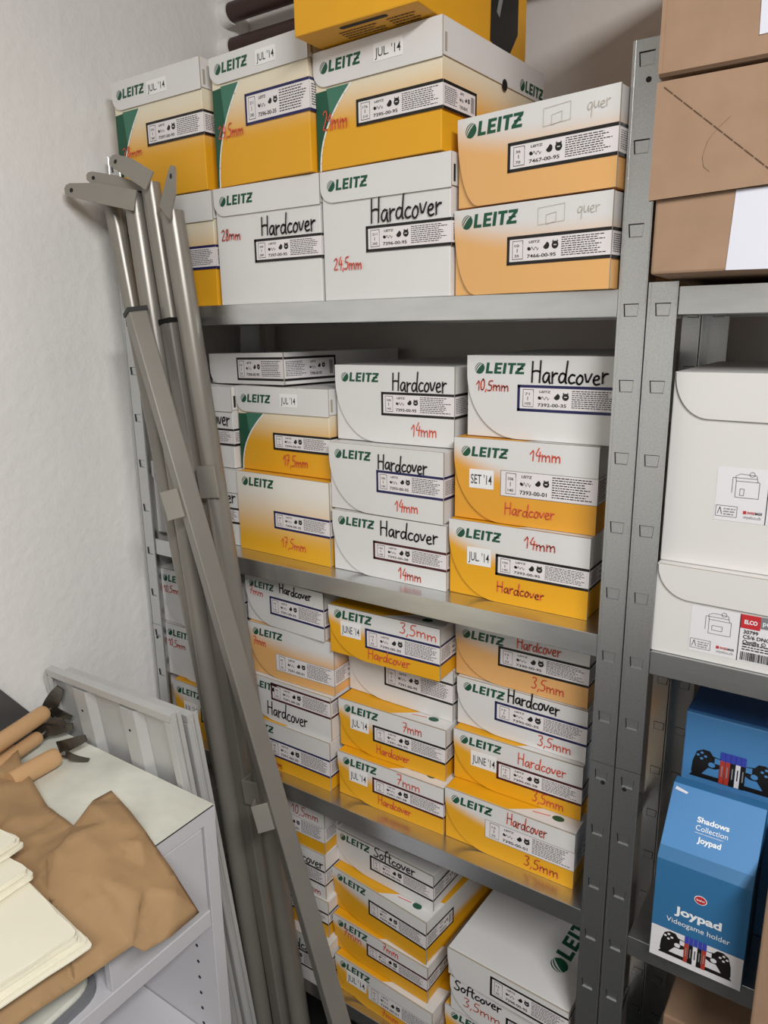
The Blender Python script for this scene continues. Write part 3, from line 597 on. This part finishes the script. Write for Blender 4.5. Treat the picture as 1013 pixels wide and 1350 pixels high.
g = MB(); g.prism([(.004, .096), (.020, .0935), (.022, .0965), (.005, .1005)], s2, .0008, .0014, 'paper_white'); g.build('tape_strip', t)
t = thing('gift_box', 'blue display carton standing behind the Joypad one, with a game controller picture', 'box', (1.0705, .105, .6702))
b = MB(); b.box((0, 0, 0), (.135, .11, .330), 'blue_card'); b.build('carton_body', t, bevel=.002)
g = MB(); controller(g, fn, .0690, .253, .115, .0009, hole='blue_card'); g.build('front_print', t)
g = MB(); g.box((.0005, .008, .3301), (.1345, .1095, .3312), 'blue_shaded'); g.build('lid_flap', t)  # darker blue sheet paints the shelf's shade onto the carton top

t = thing('shipping_carton', 'brown carton edge at the lower right, overlapping the right rack shelf front', 'box', (1.2115, -.088, .6705))
b = MB(); b.box((0, 0, 0), (.25, .28, .228), 'corrugated_brown'); b.build('carton_body', t, bevel=.003)
g = MB(); g.prism(arc(.02, .11, .007, .016, 0, 330, 12), fn, .0002, .0006, 'brown_edge'); g.build('hand_hole', t)
crt('pink_carton', 'pink carton just visible right of the blue Joypad carton', 1.2275, .235, .6702, 1.40, .34, 1.0, 'pink_card')
crt('storage_carton', 'brown carton under the lowest visible shelf of the right rack', 1.085, .06, .2155, 1.42, .33, .50)

# ------------------------------------------------------------------ bundle of folded table legs
def plate(parent, name, a, b_, wa, wb, nrm, th=.003, hole=True, m='clip_grey', chamfer=.5):
    """flat steel tongue from a to b, width wa..wb, lying in the plane with the given normal; rounded tip with a bolt hole"""
    a, b_ = Vector(a), Vector(b_); ax = (b_-a); L = ax.length; ax.normalize(); nz = Vector(nrm).normalized(); nz = (nz-ax*nz.dot(ax)).normalized(); sd_ = nz.cross(ax)
    f3 = lambda u, v, d: tuple(a+ax*u+sd_*v+nz*d)
    mb = MB(); poly = [(0, -wa/2), (L*.55, -wa/2*.98), (L-wb*.35, -wb*.5*chamfer), (L-wb*.08, -wb*.22*chamfer), (L, 0.1*wb), (L-wb*.1, wb*.38), (L-wb*.4, wb/2), (0, wa/2)]
    mb.prism(poly, f3, -th/2, th/2, m)
    if hole:
        for s in (-1, 1):
            q = [(L-wb*.55+wb*.13*math.cos(R(30*i)*s), wb*.12+wb*.13*math.sin(R(30*i)*s)) for i in range(12)]
            mb.face([f3(u, v, s*(th/2+.0003)) for u, v in q], 'hole_dark')
    return mb.build(name, parent)
GP = 'folded grey table legs leaning in the corner'
def leg(label, top, foot, r, sq=None, sqr=.0175, rot=45.):
    t = thing('table_leg', label, 'table leg', foot, 0, GP); o = Vector(foot); T = Vector(top)-o
    at = lambda s: T*(1-s)
    if sq is None:
        m = MB(); m.tube([at(0), at(1)], r, 'tube_grey', 28); m.build('round_tube', t, smooth=True)
    else:
        if sq > 0: m = MB(); m.tube([at(0), at(sq+.06)], r, 'tube_grey', 28); m.build('round_tube', t, smooth=True)
        sq = max(sq, 0.)
        m = MB(); m.tube([at(sq+.004), at(1)], sqr, 'tube_grey', square=True, rot=R(rot)); m.build('square_tube', t, bevel=.003)
        m = MB(); m.tube([at(sq), at(sq+.0045)], sqr*1.06, 'tube_cap', square=True, rot=R(rot)); m.build('end_cap', t)
    return t, at
F0 = (.3071, -.0182, .004); T0 = (.0559, -.040, 1.7798)
t0, a0 = leg('round grey table leg nearest the left wall, passing behind the slanted square one', T0, F0, .0160)
F1 = (.6789, -.1181, .004); T1 = (.1526, -.088, 1.5884)
t1, a1 = leg('long slanted square grey table leg crossing in front of the others', T1, F1, .013, -.06, .0165, 22.)
def clip(parent, c, ax, wdt, hgt, th, nrm, m='clip_grey'):
    c = Vector(c); ax = Vector(ax).normalized(); nz = Vector(nrm).normalized(); nz = (nz-ax*nz.dot(ax)).normalized(); s_ = ax.cross(nz)
    f3 = lambda u, v, d: tuple(c+s_*u+ax*v+nz*d); mb = MB()
    mb.prism([(-wdt/2, -hgt/2), (wdt/2, -hgt/2), (wdt/2, hgt/2), (-wdt/2, hgt/2)], f3, -th/2, th/2, m)
    mb.prism([(-wdt/2, -hgt/2), (-wdt/2+.003, -hgt/2), (-wdt/2+.003, hgt/2), (-wdt/2, hgt/2)], f3, -th/2-.03, -th/2, m)
    return mb.build('clip', parent, bevel=.001)
V = (.55, -.8, .25)
d1 = Vector(T1)-Vector(F1)
# P2..P4
F2 = (.3405, -.0650, .004); T2 = (.1224, -.045, 1.785)
t2, a2 = leg('round grey table leg carrying the bracket that points at the left wall', T2, F2, .0185)
F3 = (.3633, -.0294, .004); T3 = (.1629, -.040, 1.797)
t3, a3 = leg('grey table leg whose bracket points up to the left in front of the yellow carton', T3, F3, .0165, .125, .0160, 40.)
F4 = (.4225, -.0333, .004); T4 = (.2143, -.042, 1.7465)
t4, a4 = leg('rightmost round grey table leg with a bracket tongue pointing upwards', T4, F4, .0195)
def loc(F, p): return tuple(Vector(p)-Vector(F))
plate(t2, 'bracket', loc(F2, (.150, -.064, 1.768)), loc(F2, (.0, -.094, 1.802)), .034, .030, (.25, -1, .1))
plate(t2, 'bracket', loc(F2, (.150, -.030, 1.778)), loc(F2, (.040, -.075, 1.822)), .03, .026, (.25, -1, .1))
plate(t3, 'bracket', loc(F3, (.186, -.060, 1.796)), loc(F3, (.082, -.052, 1.848)), .032, .030, (.2, -1, .15))
plate(t4, 'bracket', loc(F4, (.222, -.064, 1.742)), loc(F4, (.266, -.074, 1.806)), .042, .032, (-.1, -1, .25))
m = MB(); m.tube([a2(0)+Vector((0, 0, .002)), a2(0)+Vector((0, 0, -.001))], .0188, 'tube_cap', 20)
m.build('end_cap', t2)
clip(t1, a1(.209)+Vector((-.017, -.022, 0)), d1, .036, .052, .004, V)
clip(t1, a1(.556)+Vector((-.016, -.022, 0)), d1, .036, .050, .004, V)
clip(t4, a4(.262)+Vector((.006, -.022, 0)), Vector(T4)-Vector(F4), .042, .058, .004, (.1, -1, .1))
clip(t4, a4(.612)+Vector((-.012, -.023, 0)), Vector(T4)-Vector(F4), .036, .05, .004, (.1, -1, .1))

# ------------------------------------------------------------------ white cabinet
CX0, CX1, CY0, CY1, CZ = -.022, .427, -1.25, -.236, .80
t = thing('cabinet', 'white open cabinet with scuffed top in the lower left corner by the wall', 'cabinet', (0, 0, 0))
m = MB(); m.box((CX0, CY0, CZ-.0264), (CX1, CY1, CZ-.0012), 'cabinet_white'); m.box((CX0, CY0+.001, CZ-.0012), (CX1-.0015, CY1-.001, CZ), 'cabinet_top'); m.build('cabinet_top', t)
m = MB(); m.box((CX1-.0014, CY0+.002, CZ-.0018), (CX1+.0002, CY1-.002, CZ-.0008), 'slot_dark'); m.build('edge_seam', t)
pin = MB()
for y0, y1 in ((CY1-.024, CY1), (CY0, CY0+.024)):
    m = MB(); m.box((CX0, y0, .02), (CX1-.0005, y1, CZ-.0268), 'cabinet_white'); o = m.build('side_panel', t, bevel=.001)
for z in [.65+.0335*i for i in range(-13, 3)]:
    if .345 < z < .56: pin.tube([(.381, CY1-.0245, z), (.381, CY1-.0235, z)], .0032, 'hole_dark', 10)
pin.build('pin_holes', t)
m = MB(); m.box((CX0, CY0+.024, .05), (CX0+.008, CY1-.0245, CZ-.027), 'cabinet_white'); m.build('back_panel', t)
for z, th in ((.612, .030), (.336, .018), (.06, .02)):
    m = MB(); m.box((CX0+.0085, CY0+.0245, z-th), (CX1-.001 if z > .5 else CX1-.012, CY1-.0255, z), 'cabinet_white'); m.build('shelf', t, bevel=.001)
m = MB(); m.box((CX1-.016, -.452, .6145), (CX1-.002, CY1-.0285, CZ-.0300), 'cabinet_white'); m.build('drawer_front', t, bevel=.001)
m = MB(); m.box((CX1-.018, -.448, .6150), (CX1-.0165, CY1-.0245, CZ-.027), 'hole_dark'); m.build('gap_shade', t)  # black sheet added to stand for the shade in the drawer gaps
# tray on the inner shelf
t = thing('plastic_tray', 'white rounded plastic tray on the cabinet shelf, below the brown paper', 'tray', (.30, -.60, .6125), R(4))
m = MB(); rim = arc(.09, .10, .03, .04, 0, 90, 6) + arc(-.2, .10, .03, .04, 90, 180, 6) + arc(-.2, -.2, .03, .04, 180, 270, 6) + arc(.09, -.2, .03, .04, 270, 360, 6)
m.prism(rim, lambda u, v, d: (u, v, d), 0, .012, 'grey_print'); m.build('tray_rim', t)
m = MB(); m.prism([(u*.94, v*.94) for u, v in rim], lambda u, v, d: (u, v, d), .0121, .022, 'cabinet_top'); m.build('tray_body', t, bevel=.004)

# metal shelf panels standing behind the cabinet
def panel(label, x0, ytop, ztop, group):
    k = R(-5.7); W_, H_, T_ = .352, ztop-.006, .030
    t = thing('shelf_panel', label, 'metal panel', (x0+.020, ytop+.1*ztop, .008), 0, group); t.rotation_euler = (math.atan(.1), R(-1.2), 0)
    m = MB(); m.box((0, .0135, 0), (W_, .015, H_), 'panel_white'); m.box((0, 0, H_-.0015), (W_, .0135, H_), 'panel_white'); m.box((0, 0, 0), (W_, .0135, .0015), 'panel_white')
    m.box((0, 0, H_-.014), (W_, .0014, H_-.0015), 'panel_white')
    m.build('sheet', t)
    m = MB(); m.box((W_-.0015, 0, .002), (W_, .024, H_-.002), 'panel_white'); m.box((W_-.016, -.0002, .002), (W_-.0015, .0014, H_-.016), 'panel_white'); m.box((W_-.0003, .008, .002), (W_+.003, .0105, H_-.012), 'panel_white'); m.build('end_flange', t, bevel=.0008)
    m = MB(); m.box((0, 0, .002), (.0015, .0135, H_-.002), 'panel_white'); m.prism([(0, H_-.06), (.012, H_-.075), (.014, H_-.02), (.0, H_-.004), (-.012, H_-.02), (-.010, H_-.05)], lambda u, v, d: (u-.002, .003-d, v), 0, .003, 'panel_white'); m.build('hook_tab', t)
    for u in (.062, .200):
        m = MB(); m.prism([(u, .0132), (u+.014, .0018), (u+.050, .0018), (u+.066, .0132)][::-1], lambda a, b_, d: (a, b_, d), .01, H_-.022, 'panel_white'); o = m.build('stiffener', t, bevel=.0008)
        m = MB()
        for zz in (.04, .34, .64): m.tube([(u+.0075, .0078, H_-.022-zz), (u+.007, .0068, H_-.022-zz)], .0062, 'hole_dark', 14); m.tube([(u+.030, .0023, H_-.026-zz), (u+.030, .0013, H_-.026-zz)], .0026, 'hole_dark', 10)
        m.build('bolt_hole', o)
    return t
panel('white metal shelf panel standing upright close behind the cabinet', -.006, -.248, .9350, 'metal shelf panels behind the cabinet')
panel('white metal shelf panel farther from the cabinet, nearer the rack', -.014, -.207, .9130, 'metal shelf panels behind the cabinet')
# dark sheet against the wall
m = MB(); m.prism([(-.80, .802), (-.247, .802), (-.338, .935), (-.42, 1.04), (-.80, 1.04)][::-1], lambda u, v, d: (-.006-.06*(v-.80)+d, u, v), -.0015, .0015, 'dark_steel')
tag(m.build('steel_sheet'), 'dark grey steel sheet leaning on the left wall behind the wooden handles', 'metal sheet')

# wooden handled tools
def tool(label, a, b_, r, head, z_head):
    t = thing('hand_tool', label, 'tool', a, 0, 'wooden handled tools on the cabinet'); A, B_ = Vector(a), Vector(b_); L = (B_-A).length; ax = (B_-A).normalized()
    at = lambda s: ax*s
    m = MB(); m.tube([at(0), at(L-.012), at(L-.004), at(L-.001), at(L)], [r, r, r*.96, r*.85, r*.6], 'beech', 22); m.build('handle', t, smooth=True)
    m = MB(); m.tube([at(L-.001), at(L+.016)], .0022, 'slot_edge', 10); m.build('tang', t)
    sd_ = ax.cross(Vector((0, 0, 1))).normalized(); upv = sd_.cross(ax)
    f3 = lambda u, v, d: tuple(at(L+.012)+sd_*u*1.4+upv*v*1.4+ax*d*1.4)
    m = MB(); 
    for i, (u0, v0, u1, v1, wd, bend) in enumerate(head):
        P0, P1 = Vector((u0, v0)), Vector((u1, v1)); dr = (P1-P0); n_ = Vector((-dr.y, dr.x)).normalized()*wd/2
        N = 6; vs = []
        for j in range(N+1):
            s = j/N; c = P0+dr*s; dd = bend*s*s; q = n_*(1-.45*s**3)
            vs += [f3(c.x-q.x, c.y-q.y, dd), f3(c.x+q.x, c.y+q.y, dd), f3(c.x-q.x, c.y-q.y, dd+.0018), f3(c.x+q.x, c.y+q.y, dd+.0018)]
        fs = []
        for j in range(N): a_ = j*4; fs += [(a_, a_+1, a_+5, a_+4), (a_+2, a_+6, a_+7, a_+3), (a_, a_+4, a_+6, a_+2), (a_+1, a_+3, a_+7, a_+5)]
        fs += [(0, 2, 3, 1), (N*4, N*4+1, N*4+3, N*4+2)]
        m.mesh(vs, fs, 'steel')
    m.build('steel_head', t)
    return t
HD = [(-.012, -.006, .026, .022, .022, .012), (.004, .004, .022, -.012, .012, .014), (.0, .0, -.018, .014, .014, .010)]
tool('upper wooden handled tool lying across two others on the cabinet top', (.0585, -.40, .862), (.0205, -.272, .861), .0155, [(-.006, -.008, .012, .028, .022, .010), (.004, 0, .026, -.014, .014, .008)], .86)
tool('middle wooden handled tool with dark steel head on the cabinet top', (.062, -.395, .8265), (.033, -.297, .8265), .0125, [(-.016, -.006, .024, .016, .020, .012), (.0, .004, .03, .004, .016, .02)], .83)
tool('front wooden handled tool with splayed steel prongs on the cabinet top', (.118, -.402, .8215), (.113, -.312, .8215), .0172, [(.004, .0, .026, -.012, .012, .016), (-.01, .004, .020, .016, .016, .02), (.0, -.004, .004, -.016, .012, .014)], .83)

# kraft paper
KR = [(.004,-.50,.806),(.004,-.345,.812),(.021,-.344,.842),(.06,-.352,.838),(.1,-.369,.83),(.217,-.397,.806),(.294,-.403,.806),(.274,-.353,.815),(.288,-.328,.826),(.33,-.338,.824),(.406,-.357,.82),(.475,-.363,.78),(.522,-.362,.733),(.522,-.415,.733),(.517,-.455,.738),(.506,-.464,.749),(.501,-.546,.754),(.497,-.599,.758),(.494,-.66,.761),(.49,-.80,.77),(.30,-.90,.806),(.004,-.90,.806)]
bm = bmesh.new(); f = bm.faces.new([bm.verts.new(p) for p in KR])
bmesh.ops.triangulate(bm, faces=[f], quad_method='BEAUTY', ngon_method='BEAUTY')
def split(L):
    for _ in range(5):
        es = [e for e in bm.edges if e.calc_length() > L]
        if not es: break
        bmesh.ops.subdivide_edges(bm, edges=es, cuts=1); bmesh.ops.triangulate(bm, faces=[f for f in bm.faces if len(f.verts) > 3], quad_method='SHORT_EDGE')
def rim(): return {v for e in bm.edges if e.is_boundary for v in e.verts}
split(.075); bd = rim(); rk = random.Random(11)
for v in bm.verts:
    x, y = v.co.x, v.co.y; base = .806-max(0, x-.425)*.62
    under = y < -.50 and x < .54                       # pressed flat below the cream papers
    lift = .003 if under else .004+.026*rk.random()*(.6+.8*noise.noise(Vector((x*7, y*7, 2.2)))) + (.010 if y > -.46 else 0)
    if v in bd and x > .43: pass
    elif v in bd: v.co.z = v.co.z*.75+(base+max(.002, lift))*.25
    else: v.co.z = base+max(.002, lift)
    if not v in bd: v.co.x += rk.uniform(-.012, .012); v.co.y += rk.uniform(-.012, .012)
    if under and not (v in bd and x > .43): v.co.z = min(v.co.z, .8165-max(0, x-.425)*.2)
split(.016); bd = rim()
for v in bm.verts:
    x, y = v.co.x, v.co.y; under = y < -.50 and x < .54
    if not under: v.co.z += .0016*noise.noise(Vector((x*45, y*45, .5))) + .004*max(0, .22-abs(noise.noise(Vector((x*11, y*13, 6.)))))
    if x < .428: v.co.z = max(v.co.z, .8035)
me = bpy.data.meshes.new('kraft_paper'); bm.to_mesh(me); bm.free(); me.materials.append(MATS['kraft'])
for pl in me.polygons: pl.use_smooth = True
ko = bpy.data.objects.new('kraft_paper', me); COL.objects.link(ko); so = ko.modifiers.new('thickness', 'SOLIDIFY'); so.thickness = .0007; so.offset = 1
tag(ko, 'crumpled sheet of brown kraft paper draped over the cabinet top', 'paper')

# cream paper: folded bundles lying on the kraft paper
def bundle(label, corner, ang, L, Wd, z, th, sheets, seed):
    """corner = the far right corner; extends along -u and -v"""
    t = thing('folded_paper', label, 'paper', (corner[0], corner[1], z), R(ang), 'cream folded papers on the kraft paper')
    rd = random.Random(seed); hh = th/sheets
    for i in range(sheets):
        ox, oy = -i*rd.uniform(.002, .010), -i*rd.uniform(.0, .008); n = 12; m = MB()
        e = [(-Wd*(1-s)+ox, oy+.0022*noise.noise(Vector((s*6, i*3.1, seed)))) for s in [j/n for j in range(n)]] + arc(-.006+ox, -.006+oy, .006, .006, 90, 0, 4) + [(ox+.0022*noise.noise(Vector((s*7, i*2.3, seed+9))), oy-L*s) for s in [(j+1)/n for j in range(n)]] + [(-Wd+ox, oy-L)]
        m.prism(e[::-1], lambda u, v, d: (u, v, d + .0015*noise.noise(Vector((u*20, v*20, i*1.7)))), i*hh+.0004, (i+1)*hh-.0006, 'cream_paper')
        m.build('sheet', t)
    return t
bundle('wide cream folded paper lying lowest on the kraft paper', (.531, -.533), -6, .34, .22, .8185, .0085, 3, 1)
bundle('wide cream folded paper slightly set back on the lowest one', (.5165, -.5415), -7, .34, .21, .8275, .0095, 2, 2)
bundle('narrow cream folded paper lying across the wide ones', (.384, -.517), 2, .30, .20, .8385, .016, 2, 3)
bundle('topmost cream folded paper at the left edge of the cabinet', (.336, -.500), 4, .28, .19, .8560, .016, 3, 4)
